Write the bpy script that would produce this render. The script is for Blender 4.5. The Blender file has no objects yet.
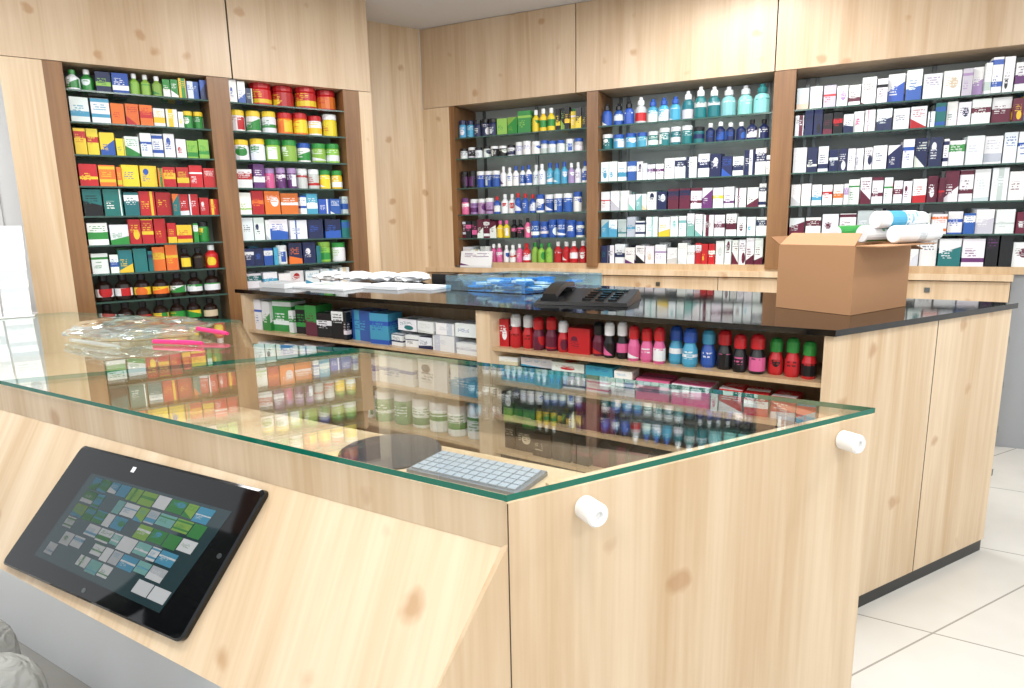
import bpy, math, random, bmesh
from mathutils import Vector, Matrix, noise
random.seed(23)
sc=bpy.context.scene
# ------------------------------------------------------------------ helpers
def lin(c):
    return tuple(((x/255)/12.92 if x/255<=.04045 else ((x/255+.055)/1.055)**2.4) for x in c)
def newmat(name):
    m=bpy.data.materials.new(name); m.use_nodes=True
    nt=m.node_tree; b=nt.nodes['Principled BSDF']; return m,nt,b
def simple(name,c,rough=.5,metal=0,coat=0,bump=0,bs=20):
    m,nt,b=newmat(name)
    b.inputs['Base Color'].default_value=(*lin(c),1); b.inputs['Roughness'].default_value=rough
    b.inputs['Metallic'].default_value=metal; b.inputs['Coat Weight'].default_value=coat
    n=nt.nodes.new('ShaderNodeTexNoise'); n.inputs['Scale'].default_value=30
    mr=nt.nodes.new('ShaderNodeMapRange'); mr.inputs[3].default_value=max(rough-.04,.02); mr.inputs[4].default_value=rough+.04
    nt.links.new(n.outputs[0],mr.inputs[0]); nt.links.new(mr.outputs[0],b.inputs['Roughness'])
    if bump:
        n2=nt.nodes.new('ShaderNodeTexNoise'); n2.inputs['Scale'].default_value=bs; n2.inputs['Distortion'].default_value=1.5
        bp=nt.nodes.new('ShaderNodeBump'); bp.inputs['Strength'].default_value=bump; bp.inputs['Distance'].default_value=.02
        tc=nt.nodes.new('ShaderNodeTexCoord'); nt.links.new(tc.outputs['Object'],n2.inputs['Vector']); nt.links.new(n2.outputs[0],bp.inputs['Height']); nt.links.new(bp.outputs[0],b.inputs['Normal'])
    return m
def wood(name,c,c2,rough=.35,knots=True,rot=None):
    m,nt,b=newmat(name); N=nt.nodes.new; L=nt.links.new
    tc=N('ShaderNodeTexCoord'); src=tc.outputs['Object']
    if rot is not None:
        r0=N('ShaderNodeMapping'); r0.inputs['Rotation'].default_value=rot; L(src,r0.inputs[0]); src=r0.outputs[0]
    mp=N('ShaderNodeMapping'); mp.inputs['Scale'].default_value=(6,6,.42); L(src,mp.inputs[0])
    n1=N('ShaderNodeTexNoise'); n1.inputs['Scale'].default_value=1.5; n1.inputs['Detail'].default_value=5; n1.inputs['Roughness'].default_value=.55; n1.inputs['Distortion'].default_value=.6
    L(mp.outputs[0],n1.inputs['Vector'])
    mp2=N('ShaderNodeMapping'); mp2.inputs['Scale'].default_value=(38,38,1.1); L(src,mp2.inputs[0])
    n2=N('ShaderNodeTexNoise'); n2.inputs['Scale'].default_value=2.0; n2.inputs['Detail'].default_value=4; L(mp2.outputs[0],n2.inputs['Vector'])
    ad=N('ShaderNodeMath'); ad.operation='MULTIPLY_ADD'; ad.inputs[1].default_value=.33; L(n2.outputs[0],ad.inputs[0]); L(n1.outputs[0],ad.inputs[2])
    cr=N('ShaderNodeValToRGB'); e=cr.color_ramp; e.elements[0].position=.45; e.elements[0].color=(*lin(c2),1); e.elements[1].position=.82; e.elements[1].color=(*lin(c),1)
    L(ad.outputs[0],cr.inputs[0]); out=cr.outputs[0]
    if knots:
        nd=N('ShaderNodeTexNoise'); nd.inputs['Scale'].default_value=14; L(src,nd.inputs['Vector'])
        mp3=N('ShaderNodeMapping'); mp3.inputs['Scale'].default_value=(4.4,4.4,4.6); mp3.inputs['Location'].default_value=(.37,.1,.62); L(src,mp3.inputs[0])
        va=N('ShaderNodeVectorMath'); va.operation='MULTIPLY_ADD'; va.inputs[1].default_value=(.25,.25,.2); L(nd.outputs['Color'],va.inputs[0]); L(mp3.outputs[0],va.inputs[2])
        vo=N('ShaderNodeTexVoronoi'); vo.inputs['Scale'].default_value=1.; L(va.outputs[0],vo.inputs['Vector'])
        r=N('ShaderNodeMapRange'); r.inputs[1].default_value=.08; r.inputs[2].default_value=.16; r.inputs[3].default_value=.6; r.inputs[4].default_value=0
        L(vo.outputs['Distance'],r.inputs[0])
        mx=N('ShaderNodeMix'); mx.data_type='RGBA'; L(r.outputs[0],mx.inputs[0]); L(out,mx.inputs[6]); mx.inputs[7].default_value=(*lin((172,126,82)),1); out=mx.outputs[2]
    L(out,b.inputs['Base Color']); b.inputs['Roughness'].default_value=rough
    return m
dwn=Vector((-.246,-.417,-.875)).normalized(); Nn=Vector((.445,.755,-.482)).normalized()
M={}
M['wood']=wood('light_oak',(222,199,168),(198,167,128))
q_=dwn.rotation_difference(Vector((0,0,1))).to_euler()
M['woods']=wood('light_oak_slanted',(225,203,172),(203,174,136),rot=q_)
M['woodup']=wood('light_oak_cabinet',(212,188,158),(192,162,128))
M['woodin']=wood('oak_interior',(205,178,142),(182,150,112),knots=False)
M['brown']=wood('brown_post',(146,106,68),(108,74,44),knots=False)
M['black']=simple('black_lacquer',(8,8,10),.3)
M['granite']=simple('black_granite',(6,6,8),.07)
M['dark']=simple('dark_gap',(60,45,34),.6)
M['white']=simple('white_laminate',(226,229,231),.2)
M['wallw']=simple('white_paint',(236,239,241),.6)
M['grey']=simple('grey_panel',(150,153,156),.25)
M['ceil']=simple('ceiling_paint',(218,218,220),.8)
M['backg']=simple('grey_backing',(186,193,190),.35)
M['backl']=simple('green_backing',(125,140,128),.35)
M['steel']=simple('steel',(120,125,125),.3,metal=1)
M['knob']=simple('white_plastic',(240,240,238),.25)
M['screen']=simple('screen_glass',(34,50,54),.05)
M['bezel']=simple('bezel_gloss',(10,11,13),.05)
M['paper']=simple('paper',(236,238,240),.6)
M['key']=simple('key_plastic',(160,172,186),.5)
M['kbd']=simple('keyboard_frame',(120,126,134),.4)
M['pink']=simple('pink_plastic',(225,50,120),.3)
M['bluep']=simple('blue_packet',(60,150,215),.3)
M['cardboard']=simple('cardboard',(172,128,90),.75)
M['cardin']=simple('cardboard_inside',(140,98,62),.8)
M['gedge']=simple('glass_edge_green',(18,105,85),.08)
M['gedge2']=simple('shelf_glass_edge',(60,88,80),.12)
M['pad']=simple('mouse_pad_rubber',(38,42,52),.6)
M['hair']=simple('dark_hair',(25,20,18),.5); M['skin']=simple('skin',(150,105,78),.5); M['cloth']=simple('grey_cloth',(165,166,162),.9,bump=1.,bs=14); M['clothd']=simple('dark_cloth',(60,66,62),.9,bump=.8,bs=14)
def glassmat(name,tint,f=1.0,base=.04,rough=.01):
    m,nt,b=newmat(name); nt.nodes.remove(b); N=nt.nodes.new;L=nt.links.new
    t=N('ShaderNodeBsdfTransparent'); t.inputs[0].default_value=(*tint,1)
    g=N('ShaderNodeBsdfGlossy'); g.inputs['Roughness'].default_value=rough; g.inputs[0].default_value=(.95,1,.98,1)
    lw=N('ShaderNodeLayerWeight'); lw.inputs[0].default_value=.5
    pw=N('ShaderNodeMath'); pw.operation='POWER'; pw.inputs[1].default_value=5.0; L(lw.outputs['Facing'],pw.inputs[0])
    ml=N('ShaderNodeMath'); ml.operation='MULTIPLY_ADD'; ml.inputs[1].default_value=(1-base)*f; ml.inputs[2].default_value=base*f; ml.use_clamp=True; L(pw.outputs[0],ml.inputs[0])
    mx=N('ShaderNodeMixShader'); L(ml.outputs[0],mx.inputs[0]); L(t.outputs[0],mx.inputs[1]); L(g.outputs[0],mx.inputs[2])
    L(mx.outputs[0],nt.nodes['Material Output'].inputs[0]); return m
M['glass']=glassmat('counter_glass',(.97,.99,.985),1.2)
M['sglass']=glassmat('shelf_glass',(.95,.98,.97),.8)
M['bag']=glassmat('clear_plastic',(.97,.98,.99),1.8,.16,.15)
M['btray']=glassmat('clear_blue_plastic',(.72,.88,.97),1.6,.08,.05)
def packmat():
    m,nt,b=newmat('printed_packaging'); N=nt.nodes.new;L=nt.links.new
    a1=N('ShaderNodeAttribute'); a1.attribute_name='Col'; a2=N('ShaderNodeAttribute'); a2.attribute_name='Col2'; a3=N('ShaderNodeAttribute'); a3.attribute_name='Rnd'
    uv=N('ShaderNodeUVMap'); uv.uv_map='UVMap'
    sp=N('ShaderNodeSeparateXYZ'); L(a3.outputs['Vector'],sp.inputs[0]); sf=N('ShaderNodeSeparateXYZ'); L(uv.outputs[0],sf.inputs[0])
    def ma(op,a,b_=None,c=None,cl=False):
        n=N('ShaderNodeMath'); n.operation=op; n.use_clamp=cl
        for i,v in enumerate((a,b_,c)):
            if v is None: continue
            if isinstance(v,(int,float)): n.inputs[i].default_value=v
            else: L(v,n.inputs[i])
        return n.outputs[0]
    U_,V_=sf.outputs[0],sf.outputs[1]; r1,r2,r3=sp.outputs[0],sp.outputs[1],sp.outputs[2]
    def rng(a,b_): return ma('MULTIPLY',ma('GREATER_THAN',r3,a),ma('LESS_THAN',r3,b_+1e-5))
    cen=ma('MULTIPLY_ADD',r1,.6,.2); hw=ma('MULTIPLY_ADD',r2,.14,.03)
    band=ma('LESS_THAN',ma('ABSOLUTE',ma('SUBTRACT',V_,cen)),hw)
    stripe=ma('LESS_THAN',ma('ABSOLUTE',ma('SUBTRACT',U_,r1)),ma('MULTIPLY',r2,.3))
    diag=ma('LESS_THAN',ma('ADD',ma('MULTIPLY',U_,ma('SUBTRACT',r2,.5)),V_),ma('MULTIPLY_ADD',r1,.5,.1))
    du=ma('SUBTRACT',U_,ma('MULTIPLY_ADD',r2,.5,.25)); dv=ma('SUBTRACT',V_,ma('MULTIPLY_ADD',r1,.5,.25))
    blob=ma('LESS_THAN',ma('ADD',ma('MULTIPLY',du,du),ma('MULTIPLY',ma('MULTIPLY',dv,dv),1.5)),ma('MULTIPLY_ADD',r2,.06,.02))
    two=ma('LESS_THAN',ma('PINGPONG',ma('ADD',V_,r1),.3),.07)
    pat=ma('MULTIPLY',band,rng(0,.3))
    for p_,a,b_ in ((stripe,.3,.42),(diag,.42,.62),(blob,.62,.78),(two,.78,.9)): pat=ma('ADD',pat,ma('MULTIPLY',p_,rng(a,b_)))
    cx=N('ShaderNodeCombineXYZ'); L(ma('MULTIPLY',U_,9.),cx.inputs[0]); L(ma('MULTIPLY',V_,11.),cx.inputs[1]); L(ma('MULTIPLY',r1,300.),cx.inputs[2])
    ns=N('ShaderNodeTexNoise'); ns.inputs['Scale'].default_value=1; ns.inputs['Detail'].default_value=0; L(cx.outputs[0],ns.inputs['Vector'])
    ln=ma('LESS_THAN',ma('FRACT',ma('MULTIPLY',V_,11.)),.5)
    inu=ma('MULTIPLY',ma('GREATER_THAN',U_,.12),ma('LESS_THAN',U_,ma('MULTIPLY_ADD',r2,.4,.5)))
    inv=ma('LESS_THAN',ma('ABSOLUTE',ma('SUBTRACT',V_,ma('MULTIPLY_ADD',r2,.4,.35))),.16)
    tx=ma('MULTIPLY',ma('MULTIPLY',ma('GREATER_THAN',ns.outputs[0],.45),ma('MULTIPLY',ln,inv)),inu)
    fac=ma('ABSOLUTE',ma('SUBTRACT',pat,ma('MULTIPLY',tx,.8)))
    mx=N('ShaderNodeMix'); mx.data_type='RGBA'; L(fac,mx.inputs[0]); L(a1.outputs[0],mx.inputs[6]); L(a2.outputs[0],mx.inputs[7])
    L(mx.outputs[2],b.inputs['Base Color']); b.inputs['Roughness'].default_value=.32
    return m
M['pack']=packmat()
class MB:
    def __init__(s): s.v=[];s.f=[];s.m=[];s.c=[];s.c2=[];s.uv=[];s.ml=[];s.r=[];s.cur=(.5,.5,.5)
    def mi(s,k):
        if k not in s.ml: s.ml.append(k)
        return s.ml.index(k)
    def face(s,pts,mat,c=(1,1,1),c2=None,uv=None):
        i=len(s.v); s.v+= [tuple(p) for p in pts]; s.f.append(tuple(range(i,i+len(pts)))); s.m.append(s.mi(mat))
        s.c.append(c); s.c2.append(c2 or c); s.uv.append(uv or [(0,0)]*len(pts)); s.r.append(s.cur)
    def box8(s,P,mat,c=(1,1,1),c2=None):
        s.cur=(random.random(),random.random(),random.random())
        q=[(0,0),(1,0),(1,1),(0,1)]
        for k,idx in enumerate([(0,1,5,4),(1,2,6,5),(2,3,7,6),(3,0,4,7),(4,5,6,7),(3,2,1,0)]):
            s.face([P[i] for i in idx],mat,c,c2,q)
    def build(s,name,parent=None):
        me=bpy.data.meshes.new(name); me.from_pydata(s.v,[],s.f)
        for k in s.ml: me.materials.append(M[k])
        me.polygons.foreach_set('material_index',s.m)
        me.uv_layers.new(name='UVMap')
        for n_ in ('Col','Col2','Rnd'): me.color_attributes.new(n_,'FLOAT_COLOR','CORNER')
        fu=[];fa=[];fb=[];fr_=[]
        for fi,f in enumerate(s.f):
            for j in range(len(f)):
                fu+=s.uv[fi][j]; fa+=(*s.c[fi],1); fb+=(*s.c2[fi],1); fr_+=(*s.r[fi],1)
        me.uv_layers['UVMap'].data.foreach_set('uv',fu); me.color_attributes['Col'].data.foreach_set('color',fa); me.color_attributes['Col2'].data.foreach_set('color',fb); me.color_attributes['Rnd'].data.foreach_set('color',fr_)
        me.update()
        ob=bpy.data.objects.new(name,me); sc.collection.objects.link(ob)
        if parent: ob.parent=parent
        return ob
class Fr:
    def __init__(s,o,e,n):
        s.o=Vector((o[0],o[1],0)); s.e=Vector((e[0],e[1],0)).normalized(); s.n=Vector((n[0],n[1],0)).normalized()
    def P(s,u,v,z): return s.o+s.e*u+s.n*v+Vector((0,0,z))
    def box(s,mb,u0,u1,v0,v1,z0,z1,mat,c=(1,1,1),c2=None):
        P=[s.P(u0,v0,z0),s.P(u1,v0,z0),s.P(u1,v1,z0),s.P(u0,v1,z0),s.P(u0,v0,z1),s.P(u1,v0,z1),s.P(u1,v1,z1),s.P(u0,v1,z1)]
        mb.box8(P,mat,c,c2)
def lathe(mb,cen,prof,seg,mat='pack',ax=None):
    H=prof[-1][1] or 1; mb.cur=(random.random(),random.random(),random.random()*.75)
    def pt(r,z,a): 
        p=Vector((r*math.cos(a),r*math.sin(a),z))
        if ax is not None: p=ax@p
        return Vector(cen)+p
    for i in range(len(prof)-1):
        r0,z0,c,c2=prof[i]; r1,z1=prof[i+1][:2]
        for k in range(seg):
            a0=2*math.pi*k/seg; a1=2*math.pi*(k+1)/seg
            ua=(k/seg*2)%1; ub=min(1,ua+2/seg); v0,v1=z0/H,z1/H
            uv=[(ua,v0),(ub,v0),(ub,v1),(ua,v1)]
            if r1<1e-5: mb.face([pt(r0,z0,a0),pt(r0,z0,a1),pt(0,z1,0)],mat,c,c2,uv[:3])
            elif r0<1e-5: mb.face([pt(0,z0,0),pt(r1,z1,a1),pt(r1,z1,a0)],mat,c,c2,uv[:3])
            else: mb.face([pt(r0,z0,a0),pt(r0,z0,a1),pt(r1,z1,a1),pt(r1,z1,a0)],mat,c,c2,uv)
COL={k:lin(v) for k,v in dict(W=(232,235,237),G=(48,140,62),Y=(232,200,52),O=(225,112,42),R=(188,34,40),B=(44,86,170),N=(28,38,80),K=(20,20,24),
  P=(98,48,106),M=(96,28,52),C=(74,160,195),T=(30,110,112),I=(214,100,150),D=(34,18,12),L=(196,201,205),F=(140,186,76),S=(214,198,168),E=(128,190,184),V=(165,136,182),
  U=(45,25,18)).items()}
def jit(c,a=.12):
    k=random.uniform(1-a,1+a*.6); return tuple(min(1,max(0,x*k*random.uniform(1-a*.6,1+a*.6))) for x in c)
ACC='GYORBNPMCTFKNBTS'
WHITE=[0.]
def item(mb,fr,u,v,z,kind,cc,w,h,jt=True):
    c,c2=COL[cc[0]],COL[cc[1]]
    if jt:
        if kind=='b':
            if random.random()<.25: c2=COL[random.choice(ACC)]
            if random.random()<WHITE[0]:
                c2=c if sum(c)<1.5 else c2; c=COL['W']
        c=jit(c,.08 if sum(c)>2 else .15);c2=jit(c2)
    cap=COL[cc[2]] if len(cc)>2 else c2
    r=w/2
    if kind=='b':
        d=min(.12,w*1.2); a=random.uniform(-.12,.12); e=fr.e.copy(); e.rotate(Matrix.Rotation(a,3,'Z')); n=fr.n.copy(); n.rotate(Matrix.Rotation(a,3,'Z'))
        Q=Fr((0,0),e,n); Q.o=fr.P(u+r,v+.01,0); Q.box(mb,-r*.95,r*.95,0,d,z,z+h,'pack',c,c2)
        return
    cen=fr.P(u+r,v+r+.005,z)
    if kind=='s': pr=[(r*.9,0,c,c),(r,h*.03,c,c),(r,h*.12,c,c2),(r,h*.55,c,c),(r*.95,h*.62,c,c),(r*.4,h*.76,c,c),(r*.38,h*.78,cap,cap),(r*.5,h*.785,cap,cap),(r*.5,h*.985,cap,cap),(r*.42,h,cap,cap),(0,h,cap,cap)]
    elif kind=='d': lab=cap; pr=[(r*.9,0,c,c),(r,h*.04,c,c),(r,h*.16,lab,c2),(r,h*.46,c,c),(r*.92,h*.6,c,c),(r*.42,h*.74,c,c),(r*.5,h*.77,COL['K'],COL['K']),(r*.5,h*.98,COL['K'],COL['K']),(0,h,c,c)]
    elif kind=='j': pr=[(r*.92,0,c,c),(r,h*.05,c,c),(r,h*.12,c,c2),(r,h*.68,c,c),(r*.9,h*.75,cap,cap),(r*.98,h*.76,cap,cap),(r*.98,h*.97,cap,cap),(r*.9,h,cap,cap),(0,h,cap,cap)]
    elif kind=='t': pr=[(r,0,c,c),(r,h*.03,c,c2),(r,h*.95,cap,cap),(r*.95,h,cap,cap),(0,h,cap,cap)]
    elif kind=='l': pr=[(r*.85,0,c,c),(r,h*.08,c,c2),(r*.97,h*.42,c,c),(r*.7,h*.58,c,c),(r*.66,h*.61,cap,cap),(r*.85,h*.63,cap,cap),(r*.85,h*.88,cap,cap),(r*.6,h*.97,cap,cap),(0,h,cap,cap)]
    elif kind=='g': pr=[(r*.9,0,c,c),(r,h*.05,c,c2),(r,h*.5,c,c),(r*.8,h*.62,c,c),(r*.45,h*.68,cap,cap),(r*.6,h*.7,cap,cap),(r*.6,h*.85,cap,cap),(r*.3,h*.9,cap,cap),(r*.35,h*.97,cap,cap),(0,h,cap,cap)]
    lathe(mb,cen,pr,14)
def row(mb,fr,u0,u1,z,segs,v=.03,jt=True,back=False):
    u=u0+.008
    for (end,kind,cols,w,h) in segs:
        ue=u0+(u1-u0)*end; cl=cols.split(); run=0
        while True:
            if run==0:
                cc=random.choice(cl); run=random.choice([1,1,2,2,3]); ww=w*random.uniform(.65,1.3); hh=h*random.uniform(.82,1.15)
                if kind!='b': ww=w*random.uniform(.92,1.08); hh=h*random.uniform(.96,1.08)
            if u+ww>ue:
                if kind=='b' and ue-u>.025: item(mb,fr,u,v,z,kind,cc,ue-u,hh*.9,jt); u=ue
                break
            item(mb,fr,u,v+random.uniform(0,.03),z,kind,cc,ww,hh*random.uniform(.97,1.03),jt)
            if back and kind=='b' and random.random()<.75: item(mb,fr,u,v+.175,z,kind,random.choice(cl),ww,hh*random.uniform(.95,1.1),jt)
            u+=ww*(1.02 if kind=='b' else 1.05)+random.uniform(0,.004); run-=1
# ------------------------------------------------------------------ frames
LU=Fr((-2.602,3.924),(1.595,1.081),(-1.081,1.595))
BU=Fr((-.86,5.84),(3.94,-1.865),(1.865,3.94))
BF=Fr((-1.684,4.01),(2.772,-1.871),(1.027,.558))
A=Vector((-1.58,1.94,0));B=Vector((-.014,1.016,0));Cc=Vector((.858,1.471,0));D=Vector((-.546,2.342,0))
ab=(B-A).normalized(); en=(Cc-B).normalized()
CZ=3.094
# ------------------------------------------------------------------ room
def poly(name,pts,mat):
    mb=MB(); mb.face(pts,mat); return mb.build(name)
def slab(name,p,q,z0,z1,mat,th=.08,side=1):
    e=Vector((q[0]-p[0],q[1]-p[1],0)); L=e.length; e.normalize(); n=Vector((-e.y,e.x,0))*side
    f=Fr(p,e,n); mb=MB(); f.box(mb,0,L,0,th,z0,z1,mat); return mb.build(name)
fm,nt,b=newmat('floor_tiles'); N=nt.nodes.new;L=nt.links.new
tc=N('ShaderNodeTexCoord')
def axis(n,off,sp):
    d=N('ShaderNodeVectorMath'); d.operation='DOT_PRODUCT'; d.inputs[1].default_value=(n[0],n[1],0); L(tc.outputs['Object'],d.inputs[0])
    s=N('ShaderNodeMath'); s.operation='SUBTRACT'; s.inputs[1].default_value=off; L(d.outputs['Value'],s.inputs[0])
    q=N('ShaderNodeMath'); q.operation='DIVIDE'; q.inputs[1].default_value=sp; L(s.outputs[0],q.inputs[0])
    w=N('ShaderNodeMath'); w.operation='PINGPONG'; w.inputs[1].default_value=.5; L(q.outputs[0],w.inputs[0])
    l=N('ShaderNodeMath'); l.operation='LESS_THAN'; l.inputs[1].default_value=.004; L(w.outputs[0],l.inputs[0]); return l.outputs[0]
g1=axis((.508,.861),2.58,.83); g2=axis((.462,-.887),-1.17,.84)
mxx=N('ShaderNodeMath'); mxx.operation='MAXIMUM'; L(g1,mxx.inputs[0]); L(g2,mxx.inputs[1])
ns=N('ShaderNodeTexNoise'); ns.inputs['Scale'].default_value=5; L(tc.outputs['Object'],ns.inputs['Vector'])
cr=N('ShaderNodeValToRGB'); cr.color_ramp.elements[0].color=(*lin((196,193,186)),1); cr.color_ramp.elements[1].color=(*lin((208,206,200)),1); L(ns.outputs[0],cr.inputs[0])
mx=N('ShaderNodeMix'); mx.data_type='RGBA'; L(mxx.outputs[0],mx.inputs[0]); L(cr.outputs[0],mx.inputs[6]); mx.inputs[7].default_value=(*lin((150,146,138)),1)
L(mx.outputs[2],b.inputs['Base Color']); b.inputs['Roughness'].default_value=.12
M['floor']=fm
poly('floor',[(-6,-2.5,0),(6,-2.5,0),(6,8,0),(-6,8,0)],'floor')
poly('ceiling',[(-6,-2.5,CZ),(-6,8,CZ),(6,8,CZ),(6,-2.5,CZ)],'ceil')
RB=BU.P(.15,0,0); RA=RB-LU.e*1.6
lw0=LU.P(-3.5,.36,0); lw1=LU.P(1.3,.36,0)
slab('wall_left',(lw0.x,lw0.y),(lw1.x,lw1.y),0,CZ,'wallw')
bw0=BU.P(-.3,.42,0); bw1=BU.P(5.0,.42,0)
slab('wall_back',(bw0.x,bw0.y),(bw1.x,bw1.y),0,CZ,'wallw')
rw0=BU.P(5.0,.5,0)
slab('wall_right',(rw0.x,rw0.y),(4.6,-2.5),0,CZ,'wallw')
slab('wall_return',(RA.x,RA.y),(RB.x,RB.y),0,CZ,'wood',.05)
mb=MB(); f=Fr(LU.P(-1.2,.352,0)[:2],LU.e,LU.n)
for (u,z,w_,h_) in ((0,1.5,.4,.5),(.5,1.45,.35,.5),(-.5,1.5,.4,.55),(.45,2.05,.4,.3),(0,2.1,.35,.3)):
    f.box(mb,u,u+w_,-.004,0,z,z+h_,'pack',COL['W'],COL['L'])
mb.build('wall_poster')
# ------------------------------------------------------------------ shelving unit (left)
LZ=[2.312,2.131,1.945,1.762,1.585,1.41,1.235,1.061,.885,.70,.50]
mb=MB()
def shelves(fr,mb,u0,u1,zs,dep):
    for z in zs:
        fr.box(mb,u0,u1,.012,dep,z-.009,z,'sglass')
        fr.box(mb,u0,u1,.004,.012,z-.010,z,'gedge2')
fr=LU; dep=.33
for a,b_ in ((-.04,.055),(.82,.95),(1.72,1.84)):
    fr.box(mb,a,b_,0,dep,0,2.455,'brown')
fr.box(mb,-.24,-.04,0,.05,0,2.455,'wood')
fr.box(mb,1.84,1.935,0,.50,0,2.455,'wood')
fr.box(mb,-.04,1.84,dep,dep+.02,0,2.455,'backl')
fr.box(mb,.055,.82,.01,dep,0,.3,'woodin'); fr.box(mb,.95,1.72,.01,dep,0,.3,'woodin')
shelves(fr,mb,.055,.82,LZ,dep); shelves(fr,mb,.95,1.72,LZ,dep)
mb.build('shelving_unit')
mb=MB()
fr.box(mb,-.24,.975,.005,dep,2.46,CZ-.004,'woodup'); fr.box(mb,.985,1.935,.005,.5,2.46,CZ-.004,'woodup'); fr.box(mb,.97,.99,.02,dep,2.46,CZ-.004,'dark')
mb.build('wall_cabinet')
mb=MB()
X0,X1=.055,.82
def rl(i,s): row(mb,LU,X0,X1,LZ[i],s,back=True)
rl(0,[(.2,'s','GWW WGG FBW',.07,.12),(.45,'b','WB BW NW TW',.07,.12),(.75,'s','GWG YGG WBW BWN FGW',.06,.12),(1,'b','GW YG BW',.06,.12)])
rl(1,[(.28,'b','WG GW WC',.08,.135),(.6,'b','OR RY YR OY',.08,.14),(.8,'b','GY GF BY WY',.07,.13),(1,'j','TWG BWY GWY',.06,.11)])
rl(2,[(.35,'b','YG YR YB WY',.07,.135),(.8,'b','WY WG WB LR WR',.07,.13),(1,'b','GY FG WB',.06,.13)])
rl(3,[(.3,'b','RY OY YR',.09,.135),(.6,'b','YO OG YB',.08,.135),(1,'b','WG GY RW RY OW',.07,.13)])
rl(4,[(.4,'b','GW GY WG TW',.08,.14),(.7,'b','YR OY RY OW',.08,.135),(1,'b','WG GY FY RW',.07,.13)])
rl(5,[(.3,'b','GW WG TF',.09,.14),(.65,'b','FG GY RY WG',.08,.135),(.82,'b','YR GW NY',.08,.13),(1,'j','DYK GYK',.075,.13)])
rl(6,[(.2,'b','GW WG',.09,.135),(.45,'b','GF GY TY',.09,.14),(.65,'b','OY YG OR',.1,.145),(1,'s','DYK RYW KYK GYW',.08,.145)])
rl(7,[(1,'d','DGY DKS KGW DOY DGW DRW',.095,.155)])
rl(8,[(.4,'d','DRY KDO DRO DDY',.095,.155),(1,'d','DGY KRW DOY DGS',.095,.155)])
rl(9,[(1,'b','WB WG LB',.1,.13)]); rl(10,[(1,'j','WBG WRB',.1,.13)])
X0,X1=.95,1.72
rl(0,[(.2,'b','WB BW NW',.06,.135),(1,'j','RYR RWR ROR RKR RYK',.135,.15)])
rl(1,[(.25,'j','YRR RYY WRY',.09,.14),(1,'j','WYY WRR YRW WYR SRR WGY OYR',.1,.145)])
rl(2,[(1,'j','WGY WYG FWG WGB YGW WBW FYG',.1,.14)])
rl(3,[(.25,'b','BR PW RW WR',.09,.14),(.55,'j','VWW PWV IWV',.07,.135),(1,'j','YWG RWR WRY LRW',.075,.135)])
rl(4,[(.25,'b','OR RO WO RW',.11,.14),(.6,'b','WC OW WB',.1,.14),(1,'b','CW BW LB WE',.08,.13)])
rl(5,[(.25,'b','WG WL',.1,.135),(.6,'b','WN WB LP',.11,.13),(1,'b','NC BW NB TB',.1,.135)])
rl(6,[(.3,'b','BW WB CW NW',.08,.13),(.5,'j','WBW PWW',.08,.13),(.7,'b','NW TB',.1,.13),(1,'j','FGF GFY YGF WFG',.1,.135)])
rl(7,[(.4,'b','WL WG WC',.09,.12),(1,'b','WS LW WR SW',.1,.13)])
for i in (8,9,10): rl(i,[(1,'b','WB WR LB',.11,.13)])
mb.build('medicine_packages')
# ------------------------------------------------------------------ shelving unit (back)
BZ=[2.20,2.03,1.79,1.57,1.37,1.165]
mb=MB(); fr=BU; dep=.38
fr.box(mb,.13,.41,.0,.04,1.12,2.455,'wood')
for a,b_ in ((.41,.46),(1.62,1.71),(2.94,3.075)):
    fr.box(mb,a,b_,0,dep,1.14,2.455,'brown')
fr.box(mb,.41,4.9,dep,dep+.02,0,2.455,'backg')
fr.box(mb,4.88,4.95,0,dep,0,2.455,'brown')
for a,b_ in ((.46,1.62),(1.71,2.94),(3.075,4.88)): shelves(fr,mb,a,b_,BZ[:-1],dep)
for u in (.55,1.05,1.56,1.78,1.84,2.35,2.88,3.14,3.2,3.9,4.5):
    fr.box(mb,u-.012,u+.012,dep-.015,dep,1.15,2.455,'steel')
fr.box(mb,0,4.37,-.03,dep,1.08,1.12,'wood')
fr.box(mb,.46,4.88,.02,dep,1.12,1.165,'woodin')
u=0.02
for k in range(5):
    fr.box(mb,u,u+.865,0,.03,.80,1.072,'wood'); fr.box(mb,u,u+.865,0,.03,.06,.795,'wood')
    fr.box(mb,u+.43-.015,u+.43+.015,-.008,0,1.0,1.03,'steel'); u+=.87
fr.box(mb,.02,4.34,.03,dep,0,1.08,'dark')
fr.box(mb,4.34,4.37,.03,dep,0,1.08,'wood')
fr.box(mb,4.38,4.95,.05,dep,0,1.12,'grey')
mb.build('shelving_unit')
us=[.15,1.53,2.94,4.4,5.0]
for i in range(4):
    mb=MB(); fr.box(mb,us[i]+.004,us[i+1]-.004,.005,dep,2.46,CZ-.004,'woodup'); mb.build('wall_cabinet')
mb=MB()
def rb(i,s): row(mb,BU,X0,X1,BZ[i],s,back=True)
X0,X1=.46,1.62
rb(0,[(.35,'j','BWN NWK CWN LNK',.065,.14),(.6,'b','GF FG GW WG',.09,.16),(.8,'s','WGY YGW',.065,.17),(1,'b','YW GW KY',.06,.16)])
rb(1,[(.5,'j','WNK WTW KWW',.07,.09),(1,'j','WBW LWB',.07,.1)])
rb(2,[(.35,'j','KPK BWW NWB',.07,.13),(1,'s','BWW WBB CWB WBW VWW WPW',.055,.155)])
rb(3,[(.3,'j','PWW VPW IWP',.07,.13),(.6,'s','BWR WRW BIB',.06,.15),(1,'j','BWB CWW BWW WBB',.075,.145)])
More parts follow.
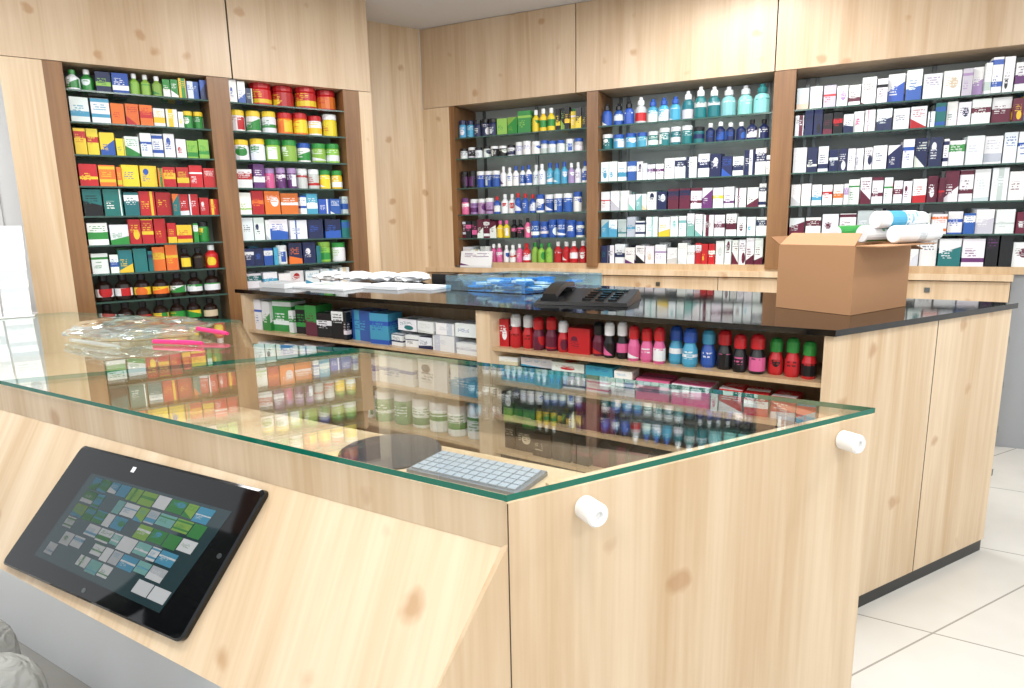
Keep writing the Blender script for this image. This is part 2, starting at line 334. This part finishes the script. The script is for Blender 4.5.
rb(4,[(.3,'b','KI PI MW',.05,.14),(.6,'s','YWI WIC KIK IWK',.055,.15),(1,'j','BWW WBB BWB',.075,.13)])
rb(5,[(.25,'b','WL WS',.07,.12),(.5,'s','WRW WBW IWW',.055,.15),(1,'s','GWG FGG BWB RWW RWR CWW',.065,.165)])
WHITE[0]=.35
X0,X1=1.71,2.94
rb(0,[(.25,'g','NWW BWK',.075,.16),(.5,'g','WRB LRW CWB',.08,.18),(.75,'g','TLW ETK LTL',.09,.21),(1,'g','ELL LTW ETT',.11,.21)])
rb(1,[(.4,'j','BWN TWW CWB',.08,.11),(.7,'j','TNK NTW TWW',.08,.12),(1,'s','NBW BWN NWK',.07,.13)])
rb(2,[(.3,'b','WC WL BW',.06,.13),(.6,'b','WV WP WN WG',.08,.13),(1,'b','NW MW WR WB BN WN',.065,.165)])
rb(3,[(.3,'b','WL WM NW WE',.07,.14),(.65,'b','MN NW TW BN WG',.07,.14),(1,'b','MW WM BN WP PW WN',.06,.155)])
rb(4,[(.3,'b','WN LC WG',.08,.14),(.65,'b','MW WE WL BW WL',.07,.145),(1,'b','MW WV WM WL WN',.07,.155)])
rb(5,[(.25,'b','NB PM NW',.08,.145),(.6,'b','WL NW WV WB',.08,.14),(1,'b','MW RW WM WM WL',.065,.165)])
WHITE[0]=.45
X0,X1=3.075,4.88
rb(0,[(.3,'b','WM WV WL LW',.07,.16),(.6,'b','WO WL WS LV WB',.08,.18),(1,'b','WB WL SW WY WP',.075,.19)])
rb(1,[(.2,'b','KM NK MW WM',.07,.15),(.45,'b','IW WI WR WN',.085,.125),(.7,'b','NB MN WN TN WS',.08,.15),(1,'b','BN CN NW PW WB',.08,.155)])
rb(2,[(.2,'b','WC WL NW',.08,.155),(.5,'b','PW NW WB WT WN',.07,.165),(1,'b','WS WL WB WO WL WK WM',.075,.18)])
rb(3,[(.2,'b','WL WC WV',.08,.16),(.5,'b','WV MW CN WM RW WG',.065,.17),(1,'b','WN SW WL KW WM WE MW',.08,.175)])
rb(4,[(.3,'b','WN WM LW',.08,.14),(.6,'b','NW WN WC BW WO',.07,.145),(1,'b','WS WT MW WL WR WV',.08,.155)])
rb(5,[(.5,'b','WM WN RW WV WL MW',.08,.17),(1,'b','WS MW WP WL WM KW',.095,.18)])
mb.build('medicine_packages')
WHITE[0]=0
mb=MB(); f=Fr(BU.P(.45,-.02,0)[:2],BU.e,BU.n)
f.box(mb,.03,.33,.0,.02,1.122,1.14,'white'); 
P=[f.P(.03,0,1.13),f.P(.33,0,1.13),f.P(.33,.015,1.13),f.P(.03,.015,1.13),f.P(.03,.03,1.26),f.P(.33,.03,1.26),f.P(.33,.04,1.26),f.P(.03,.04,1.26)]
mb.box8(P,'pack',COL['W'],COL['P']); mb.build('brochure_stand')
# ------------------------------------------------------------------ back display counter
H=1.123; fr=BF; LN=3.344; W=1.169
mb=MB()
fr.box(mb,-.02,LN+.015,-.02,W+.01,H-.022,H,'granite')
fr.box(mb,LN-.03,LN,0,W,.05,H-.022,'wood'); fr.box(mb,0,.035,0,W,.05,H-.022,'wood')
fr.box(mb,LN-.033,LN-.0,.03,W-.02,0,.05,'black'); fr.box(mb,0.03,LN-.03,.04,.08,0,.05,'black')
fr.box(mb,0.035,LN-.03,W-.03,W,.05,H-.022,'wood')
fr.box(mb,1.83,1.91,0,.4,.05,H-.022,'wood')
fr.box(mb,.035,LN-.03,.40,.42,.05,H-.022,'woodin')
fr.box(mb,.035,LN-.03,0,.40,.05,.08,'woodin')
for z in (.87,.66,.43): fr.box(mb,.035,1.83,.01,.40,z-.016,z,'woodin')
for z in (.93,.77,.60,.43,.25): fr.box(mb,1.91,LN-.03,.01,.40,z-.016,z,'woodin')
fr.box(mb,LN-.001,LN+.001,.62,.623,.05,H-.022,'dark')
for z in (.95,.75,.55,.35): fr.box(mb,LN-.02,LN+.0,W,W+.012,z,z+.03,'steel')
mb.build('display_counter')
mb=MB(); fr2=Fr(BF.o[:2],BF.e,(.559,.829))
row(mb,fr2,.05,1.82,.87,[(.1,'b','WB WG',.1,.18),(.22,'b','GW WG FW',.14,.18),(.34,'b','GF KG KC',.12,.175),(.48,'b','KC KW',.13,.175),(.66,'b','CB BC CW',.14,.175),(1,'b','WL WN',.14,.07)])
row(mb,fr2,1.25,1.82,.953,[(1,'b','WL WB',.13,.06)])
row(mb,fr2,.05,1.82,.66,[(.35,'b','WB WL',.16,.15),(.6,'b','BW BC WB',.2,.16),(1,'b','WB WL WC',.22,.16)])
row(mb,fr2,.05,1.82,.43,[(.4,'j','WRR WBB',.11,.17),(1,'j','WGG GWW WGW WRG WFG',.115,.17)])
for i in range(7):
    item(mb,fr2,.1+i*.24,.02,.08,'b',['RW','OW','RO','RO','WR','OR','RW'][i],.2,.12)
row(mb,fr2,1.92,3.30,.93,[(.06,'b','WR RW',.05,.13),(.28,'l','RMW RDW MRR',.056,.145),(.36,'b','RM RW MR',.09,.13),(.5,'l','KRK MRK KIW',.053,.15),(.62,'l','IWR IWI PIK',.053,.15),(.74,'l','CWB BWC CWR',.058,.15),(.9,'l','KRK RKR KIR',.056,.15),(1,'l','GKG RKG KGR',.054,.145)],v=.02,jt=False)
row(mb,fr2,1.92,3.30,.77,[(.25,'b','BC CB WB',.13,.055),(.5,'b','WI IW CW',.13,.06),(.75,'b','IP WI OW',.13,.08),(1,'b','MK KM RW',.12,.08)],v=.02)
row(mb,fr2,1.92,2.6,.845,[(1,'b','CB WC WP WI',.13,.04)],v=.03)
row(mb,fr2,1.92,3.30,.60,[(.3,'b','KD KM KL',.1,.12),(.7,'b','KN KD MK UK',.1,.12),(1,'b','KY KD KR',.1,.1)],v=.02,jt=False)
row(mb,fr2,1.92,3.30,.43,[(.3,'b','KD KU US',.1,.13),(.7,'b','KS DK KM KN',.1,.13),(1,'b','KU KG KM',.1,.12)],v=.02,jt=False)
row(mb,fr2,1.92,3.30,.25,[(1,'b','KD KU KL KN',.11,.14)],v=.02,jt=False)
mb.build('counter_products')
# ------------------------------------------------------------------ front glass counter
mb=MB()
def prism(mb,pts,z0,z1,mt,ms,mbm=None):
    mb.face([(p[0],p[1],z1) for p in pts],mt); mb.face([(p[0],p[1],z0) for p in reversed(pts)],mbm or mt)
    for i in range(len(pts)):
        p,q=pts[i],pts[(i+1)%len(pts)]; mb.face([(p[0],p[1],z0),(q[0],q[1],z0),(q[0],q[1],z1),(p[0],p[1],z1)],ms)
G0,G1=1.038,1.05
nin=Vector((-ab.y,ab.x,0))
if nin.dot(Cc-B)<0: nin=-nin
nen=Vector((-en.y,en.x,0))
if nen.dot(A-B)<0: nen=-nen
prism(mb,[A,B,Cc,D],G0,G1,'glass','gedge')
A2=A-ab*1.5
arm=[A2,A-ab*.004,D+Vector((-.004,.004,0)),Vector((-1.02,2.50,0)),Vector((-1.34,3.16,0)),Vector((-2.5,3.62,0)),Vector((-3.3,3.3,0))]
prism(mb,arm,G0,G1,'glass','gedge')
F=Fr(A2[:2],ab,nin); LA=(B-A2).length
F.box(mb,0,LA-.002,0.004,.03,.95,G0-.003,'wood')
F.box(mb,0,LA-.03,.03,.10,.965,.99,'wood')
F.box(mb,0,LA-.03,.05,.07,0,.95,'white')
F.box(mb,1.6,LA-.03,.07,.52,.86,.885,'wood')
E=Fr(B[:2],en,-nen)
def endpanel():
    low=Vector((-.21,.913,.60)); ul=(low-B).dot(en)
    prof=[(.984,G0-.003),(.984,0),(-.16,0),(ul,.60),(-.0,.957),(0,G0-.003)]
    th=-.03
    fr_=[E.P(u,0,z) for u,z in prof]; bk=[E.P(u,th,z) for u,z in prof]
    mb.face(fr_,'wood'); mb.face(bk[::-1],'wood')
    for i in range(len(prof)):
        j=(i+1)%len(prof); mb.face([fr_[i],fr_[j],bk[j],bk[i]],'wood')
endpanel()
E.box(mb,.12,.95,-.075,-.03,1.0,1.02,'wood')
E.box(mb,.0,.002,0,.0008,0,G0-.004,'dark')
s1=Vector((-.005,1.021,.957))
def SP(a,d,o=0): return s1+ab*a+dwn*d-Nn*o
sl=.408
P=[SP(-3.1,sl,0),SP(-.122-.002,sl,0),SP(-.122-.002,sl,-.02),SP(-3.1,sl,-.02),SP(-3.1,0,0),SP(-.002,0,0),SP(-.002,0,-.02),SP(-3.1,0,-.02)]
mb.box8(P,'woods')
e1=SP(-3.1,sl,-.005);e2=SP(-.152,sl,-.005); mb.face([e1,e2,e2+nin*.28,e1+nin*.28],'wood')
for (p,q) in ((D,arm[3]),(arm[3],arm[4]),(arm[4],arm[5])):
    e=(q-p); l=e.length; e.normalize(); n=Vector((-e.y,e.x,0)); f=Fr(p[:2],e,n); f.box(mb,0,l,0.005,.025,.75,G0-.002,'woodin')
prism(mb,[A2+nin*.1,A+nin*.1,D,arm[3],arm[4],arm[5],arm[6]],.80,.82,'woodin','woodin')
prism(mb,[A+nin*.08,A+nin*.08+ab*.03,D+ab*.03,D],.82,1.034,'woodin','woodin')
mb.build('glass_top_counter')
cW=COL['W']
for u,z in ((.155,.994),(.865,.994)):
    mb=MB(); ax=Vector((-nen.x,-nen.y,0)); rot=Vector((0,0,1)).rotation_difference(ax).to_matrix()
    lathe(mb,E.P(u,.0005,z),[(r_,z_,cW,cW) for r_,z_ in ((.010,0),(.020,0),(.022,.003),(.022,.043),(.019,.047),(.009,.047),(.009,.041),(0,.041))],28,'knob',rot); mb.build('glass_stopper_knob')
def bil(cor,x,y,o):
    (a0,d0),(a1,d1),(a2,d2),(a3,d3)=cor
    a=(a0*(1-x)+a1*x)*(1-y)+(a3*(1-x)+a2*x)*y; d=(d0*(1-x)+d1*x)*(1-y)+(d3*(1-x)+d2*x)*y
    return SP(a,d,o)
tc_=[(-1.335,.040),(-.600,.024),(-.708,.366),(-1.490,.390)]
scn=[(-1.240,.100),(-.680,.085),(-.800,.330),(-1.350,.335)]
mb=MB(); R_=.022; ring=[]
for (cx,cy,a0) in ((1-R_,R_*2,-90),(1-R_,1-R_*2,0),(R_,1-R_*2,90),(R_,R_*2,180)):
    for k in range(7):
        a=math.radians(a0+15*k); ring.append((cx+R_*math.cos(a),cy+2*R_*math.sin(a)))
lo=[bil(tc_,x,y,.001) for x,y in ring]; hi=[bil(tc_,x,y,.012) for x,y in ring]
hi2=[bil(tc_,.5+(x-.5)*.985,.5+(y-.5)*.97,.015) for x,y in ring]
mb.face(hi2[::-1],'bezel')
for i in range(len(ring)):
    j=(i+1)%len(ring); mb.face([lo[j],lo[i],hi[i],hi[j]],'bezel'); mb.face([hi[j],hi[i],hi2[i],hi2[j]],'bezel')
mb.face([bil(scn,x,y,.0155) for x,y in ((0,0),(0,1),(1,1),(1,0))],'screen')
for iy in range(6):
    x0=.05
    while x0<.88:
        ww=random.uniform(.05,.11); hh=random.uniform(.11,.145)
        if random.random()<.9:
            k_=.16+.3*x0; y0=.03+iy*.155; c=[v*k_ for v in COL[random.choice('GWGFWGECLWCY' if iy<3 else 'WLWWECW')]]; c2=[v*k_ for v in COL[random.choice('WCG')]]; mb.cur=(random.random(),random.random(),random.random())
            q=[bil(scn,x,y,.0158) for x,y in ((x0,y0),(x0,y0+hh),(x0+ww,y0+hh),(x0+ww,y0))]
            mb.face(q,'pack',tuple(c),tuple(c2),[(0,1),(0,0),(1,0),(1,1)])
        x0+=ww+.006
for (x,y) in ((.5,.94),(.965,.45)):
    q=[bil(tc_,x+.010*math.cos(t*math.pi/6),y+.018*math.sin(t*math.pi/6),.0155) for t in range(12)]; mb.face(q,'steel')
q=[bil(tc_,x,y,.0155) for x,y in ((.36,.06),(.36,.10),(.38,.10),(.38,.06))]; mb.face(q,'paper')
mb.build('wall_tablet')
def obj_box(mb,c,e,n,w,d,z0,z1,mat):
    f=Fr(c,e,n); f.box(mb,-w/2,w/2,-d/2,d/2,z0,z1,mat)
ke=Vector((.86,-.51,0)); kn=Vector((.51,.86,0))
kf=Fr((-.095,1.515),ke,kn)
mb=MB(); kf.box(mb,-.16,.16,-.075,.075,.8855,.897,'kbd')
for r_ in range(5):
    for k in range(12):
        u=-.15+k*.0252; v=-.066+r_*.0268; kf.box(mb,u,u+.022,v,v+.023,.897,.902,'key')
mb.build('computer_keyboard')
mb=MB(); cK=COL['K']; lathe(mb,(-.34,1.69,.8855),[(.0,0,cK,cK),(.14,0,cK,cK),(.14,.004,cK,cK),(0,.0045,cK,cK)],32,'pad'); mb.build('mouse_pad')
# ------------------------------------------------------------------ carton
mb=MB(); z0=H+.001; z1=H+.26
K_=Vector((1.29,2.43,0)); Lf=Vector((1.12,2.71,0)); Rt=Vector((1.64,2.66,0)); Bk=Lf+Rt-K_
cs=[K_,Rt,Bk,Lf]
cen=(K_+Bk)/2
for i in range(4):
    p,q=cs[i],cs[(i+1)%4]; pi=p+(cen-p)*.03; qi=q+(cen-q)*.03
    Pz=[Vector((p.x,p.y,z0)),Vector((q.x,q.y,z0)),Vector((qi.x,qi.y,z0)),Vector((pi.x,pi.y,z0)),Vector((p.x,p.y,z1)),Vector((q.x,q.y,z1)),Vector((qi.x,qi.y,z1)),Vector((pi.x,pi.y,z1))]
    mb.box8(Pz,'cardboard')
    e=(q-p).normalized(); out=Vector((e.y,-e.x,0))
    if out.dot(p-cen)<0: out=-out
    o=[(.10,.0),(.12,-.03),(.05,.03),(.06,.02)][i]
    a=Vector((p.x,p.y,z1))+e*.004; b_=Vector((q.x,q.y,z1))-e*.004; of=out*o[0]+Vector((0,0,o[1]))
    if i==3: of=-out*.06+Vector((0,0,.045))
    th=Vector((0,0,.004)); mb.box8([a,b_,b_+of-e*.01,a+of+e*.01,a+th,b_+th,b_+of+th-e*.01,a+of+th+e*.01],'cardin' if i in(1,2) else 'cardboard')
mb.face([Vector((c.x,c.y,z0+.004)) for c in cs],'cardin')
mb.build('cardboard_box')
for k,(p,q,cc) in enumerate([((1.40,2.60,1.424),(1.66,2.68,1.424),'WG'),((1.48,2.52,1.424),(1.70,2.60,1.424),'WL'),((1.34,2.70,1.424),(1.60,2.80,1.424),'FG'),((1.44,2.58,1.480),(1.67,2.65,1.480),'WC')]):
    mb=MB(); p=Vector(p);q=Vector(q); d=q-p; l=d.length; rot=Vector((0,0,1)).rotation_difference(d).to_matrix(); c,c2=COL[cc[0]],COL[cc[1]]; w_=COL['W']; gl=COL['L']
    lathe(mb,p,[(0,0,w_,w_),(.030,0,w_,w_),(.034,.004,c,c2),(.034,l*.8,w_,w_),(.029,l*.82,w_,w_),(.029,l-.003,w_,w_),(.024,l,gl,gl),(.013,l-.004,gl,gl),(0,l-.004,gl,gl)],20,'pack',rot); mb.build('ointment_tube')
# ------------------------------------------------------------------ telephone
mb=MB(); tf=Fr((.36,3.02),(.93,-.36),(.36,.93)); zt=H+.001
P=[tf.P(-.22,-.15,zt),tf.P(.22,-.15,zt),tf.P(.22,.18,zt),tf.P(-.22,.18,zt),tf.P(-.21,-.14,zt+.015),tf.P(.21,-.14,zt+.015),tf.P(.21,.17,zt+.045),tf.P(-.21,.17,zt+.045)]
mb.box8(P,'black')
for r_ in range(4):
    for k in range(3):
        v=-.10+r_*.05; zz=zt+.015+(v+.14)/.31*.03; tf.box(mb,.0+k*.06,.04+k*.06,v,v+.03,zz,zz+.008,'bezel')
tf.box(mb,.0,.17,.11,.15,zt+.040,zt+.046,'screen')
for v0,v1,zh in ((-.13,-.06,.03),(.09,.16,.05)): tf.box(mb,-.19,-.10,v0,v1,zt+.01,zt+zh,'black')
n_=10
for i in range(n_):
    a=i/n_;b2=(i+1)/n_; f1=lambda t:(-.14+.32*t, .028+.025*t+.022*math.sin(math.pi*t)); v0,h0=f1(a);v1,h1=f1(b2)
    mb.box8([tf.P(-.18,v0,zt+h0),tf.P(-.11,v0,zt+h0),tf.P(-.11,v1,zt+h1),tf.P(-.18,v1,zt+h1),tf.P(-.175,v0,zt+h0+.022),tf.P(-.115,v0,zt+h0+.022),tf.P(-.115,v1,zt+h1+.022),tf.P(-.175,v1,zt+h1+.022)],'black')
mb.build('desk_telephone')
mb=MB(); tf=Fr((0.07,3.66),BF.e,BF.n)
zt=H+.001; tw=.27
tf.box(mb,-tw,tw,-.25,.25,zt,zt+.003,'btray')
for a in ((-tw,tw,-.25,-.245),(-tw,tw,.245,.25),(-tw,-tw+.005,-.245,.245),(tw-.005,tw,-.245,.245)): tf.box(mb,a[0],a[1],a[2],a[3],zt+.003,zt+.085,'btray')
for i in range(60):
    u=random.uniform(-tw+.02,tw-.09);v=random.uniform(-.21,.16);z=zt+.004+random.uniform(0,.05); tf.box(mb,u,u+.07,v,v+.04,z,z+.012,'bluep' if i%4 else 'paper')
mb.build('clear_tray')
mb=MB()
for (x,y,w,d,z,h,m_) in ((-1.1,4.02,.5,.3,0,.012,'paper'),(-1.05,3.98,.3,.22,.013,.01,'white'),(-.72,3.9,.3,.22,0,.02,'paper'),(-1.45,4.1,.25,.16,0,.03,'white'),(-.48,3.8,.18,.18,0,.015,'paper'),(-.42,4.15,.14,.1,0,.06,'black')):
    obj_box(mb,(x,y),BF.e,fr2.n,w,d,H+.001+z,H+.001+z+h,m_)
mb.build('paper_stack')
def crumple(name,c,s,mat,seed,amp=.25,sub=4):
    bm=bmesh.new(); bmesh.ops.create_icosphere(bm,subdivisions=sub,radius=1)
    for v in bm.verts:
        d=noise.noise(v.co*2.3+Vector((seed,0,0)))*amp+abs(noise.noise(v.co*6+Vector((0,seed,0))))*amp*.6
        v.co*=(1+d); v.co=Vector((c[0]+v.co.x*s[0],c[1]+v.co.y*s[1],max(c[2]+v.co.z*s[2],c[3])))
    me=bpy.data.meshes.new(name); bm.to_mesh(me); bm.free(); me.materials.append(M[mat]); o=bpy.data.objects.new(name,me); sc.collection.objects.link(o); return o
crumple('plastic_bag',(-1.60,2.72,1.085,1.052),(.27,.17,.045),'bag',3)
mb=MB(); c=COL['I']
for p,q in (((-1.42,2.52,1.062),(-1.20,2.46,1.062)),((-1.32,2.68,1.085),(-1.16,2.60,1.075)),((-1.8,2.6,1.062),(-1.5,2.42,1.062))):
    p=Vector(p);q=Vector(q);d=q-p;rot=Vector((0,0,1)).rotation_difference(d).to_matrix();l=d.length
    lathe(mb,p,[(0,0,c,c),(.009,0,c,c),(.01,l*.7,c,c),(.007,l,c,c),(0,l,c,c)],12,'pink' if q.x>-1.4 else 'bag',rot)
mb.build('pink_marker_pen')
for i in range(4):
    crumple('medicine_pouch',(-1.25+i*.2,4.52-i*.08,H+.03,H+.001),(.11,.09,.035),'paper',i+11,.3,3)
mb=MB(); f=Fr((-2.78,3.32),(.86,.5),(-.5,.86))
for k in range(3):
    z=1.052+k*.16
    for j in range(5):
        a0=-.4+j*.13; P=[f.P(a0,k*.05,z),f.P(a0+.12,k*.05,z),f.P(a0+.12,k*.05+.012,z),f.P(a0,k*.05+.012,z),f.P(a0,k*.05+.03,z+.16),f.P(a0+.12,k*.05+.03,z+.16),f.P(a0+.12,k*.05+.042,z+.16),f.P(a0,k*.05+.042,z+.16)]
        mb.box8(P,'pack',COL['W'],COL['L'])
f.box(mb,-.4,.25,0,.16,1.052,1.06,'white'); mb.build('leaflet_stand')
# ------------------------------------------------------------------ seated person on a stool, mostly left of the photo's edge
def skinmesh(name,verts,edges,rad,mat,root=0,sub=2):
    me=bpy.data.meshes.new(name); me.from_pydata(verts,edges,[]); o=bpy.data.objects.new(name,me); sc.collection.objects.link(o)
    md=o.modifiers.new('skin','SKIN'); 
    for i,r in enumerate(rad): me.skin_vertices[0].data[i].radius=(r,r)
    me.skin_vertices[0].data[root].use_root=True
    s=o.modifiers.new('sub','SUBSURF'); s.levels=sub; s.render_levels=sub; me.materials.append(M[mat])
    md.use_smooth_shade=True
    return o
px,py=-1.52,1.09; fd=Vector((.42,.5,0)).normalized(); sd=Vector((fd.y,-fd.x,0))
def pp(f_,s_,z): v=Vector((px,py,z))+fd*f_+sd*s_; return tuple(v)
par=bpy.data.objects.new('seated_person',None); sc.collection.objects.link(par)
tr=skinmesh('trousers',[pp(0,0,.56),pp(0,.09,.54),pp(.42,.12,.50),pp(.40,.12,.10),pp(0,-.09,.54),pp(.42,-.13,.50),pp(.40,-.13,.10),pp(0,0,.68)],[(0,1),(1,2),(2,3),(0,4),(4,5),(5,6),(0,7)],[.13,.10,.066,.05,.10,.066,.05,.13],'cloth')
sh=skinmesh('shirt',[pp(0,0,.66),pp(.02,0,.84),pp(.03,0,.98),pp(.02,.17,.99),pp(.02,.21,.76),pp(.18,.13,.64),pp(.02,-.17,.99),pp(.02,-.21,.76),pp(.18,-.13,.64),pp(.03,0,1.04)],[(0,1),(1,2),(2,3),(3,4),(4,5),(2,6),(6,7),(7,8),(2,9)],[.13,.14,.13,.07,.055,.042,.07,.055,.042,.06],'clothd')
hd=skinmesh('head',[pp(.03,0,1.03),pp(.05,0,1.12),pp(.07,0,1.18),pp(.06,0,1.25)],[(0,1),(1,2),(2,3)],[.05,.055,.085,.08],'skin')
crumple('hair',pp(.03,0,1.24)+(0,),(.1,.1,.11),'hair',2,.08,3).parent=par
fc=skinmesh('face_nose',[pp(.14,0,1.19),pp(.165,0,1.175)],[(0,1)],[.012,.014],'skin')
for s_ in (-1,1):
    g=-.12
    hv=[pp(.32+g,.13*s_,.63),pp(.38+g,.12*s_,.60)]; he=[(0,1)]; hr=[.024,.034]
    for k in range(4):
        o_=(k-1.5)*.02; b0=len(hv); hv+=[pp(.42+g,.12*s_+o_,.595),pp(.455+g+.008*(1.5-abs(k-1.5)),.12*s_+o_,.59),pp(.475+g+.008*(1.5-abs(k-1.5)),.12*s_+o_,.58)]; he+=[(1,b0),(b0,b0+1),(b0+1,b0+2)]; hr+=[.010,.009,.007]
    b0=len(hv); hv+=[pp(.39+g,.12*s_-.045*s_,.59),pp(.42+g,.12*s_-.055*s_,.58)]; he+=[(1,b0),(b0,b0+1)]; hr+=[.011,.009]
    skinmesh('hand',hv,he,hr,'skin',0,1).parent=par
    skinmesh('shoe',[pp(.38,.13*s_,.05),pp(.52,.14*s_,.045),pp(.60,.14*s_,.035)],[(0,1),(1,2)],[.05,.042,.032],'black').parent=par
for o in (tr,sh,hd,fc): o.parent=par
mb=MB(); lathe(mb,(px,py,0),[(r_,z_,cK,cK) for r_,z_ in ((.18,0),(.18,.02),(.03,.04),(.03,.38),(.18,.39),(.18,.42),(0,.425))],24,'black'); mb.build('stool')
# ------------------------------------------------------------------ lights
def area(loc,sx,sy,p,rot=(0,0,0),col=(1,.995,.985)):
    l=bpy.data.lights.new('ceiling_or_fill_light','AREA'); l.shape='RECTANGLE'; l.size=sx;l.size_y=sy;l.energy=p;l.color=col
    o=bpy.data.objects.new('ceiling_or_fill_light',l); o.location=loc; o.rotation_euler=rot; sc.collection.objects.link(o)
for x,y,p in ((-1.6,1.6,35),(.4,.6,35),(1.0,2.3,35),(-.6,3.4,38),(1.2,3.9,40),(2.9,1.6,38),(-1.0,-.8,35),(1.8,-1.0,35),(-3.1,2.3,30)):  # last entry is an added fill lamp that brightens the left wall
    area((x,y,CZ-.03),.9,.5,p)
w=bpy.data.worlds.new('world'); sc.world=w; w.use_nodes=True
w.node_tree.nodes['Background'].inputs[0].default_value=(.94,.97,1,1); w.node_tree.nodes['Background'].inputs[1].default_value=1.0
# ------------------------------------------------------------------ camera
cam=bpy.data.cameras.new('camera'); co=bpy.data.objects.new('camera',cam); sc.collection.objects.link(co)
pit,rol=.187,-.020
Fv=Vector((0,math.cos(pit),-math.sin(pit)));R=Vector((1,0,0));U=R.cross(Fv)
R2=R*math.cos(rol)+U*math.sin(rol);U2=-R*math.sin(rol)+U*math.cos(rol)
m=Matrix.Identity(4)
for i in range(3): m[i][0]=R2[i];m[i][1]=U2[i];m[i][2]=-Fv[i]
m[2][3]=1.5; co.matrix_world=m
cam.sensor_width=36; cam.lens=645.1/1024*36; cam.clip_start=.02
sc.camera=co
sc.view_settings.view_transform='Standard'; sc.view_settings.exposure=0
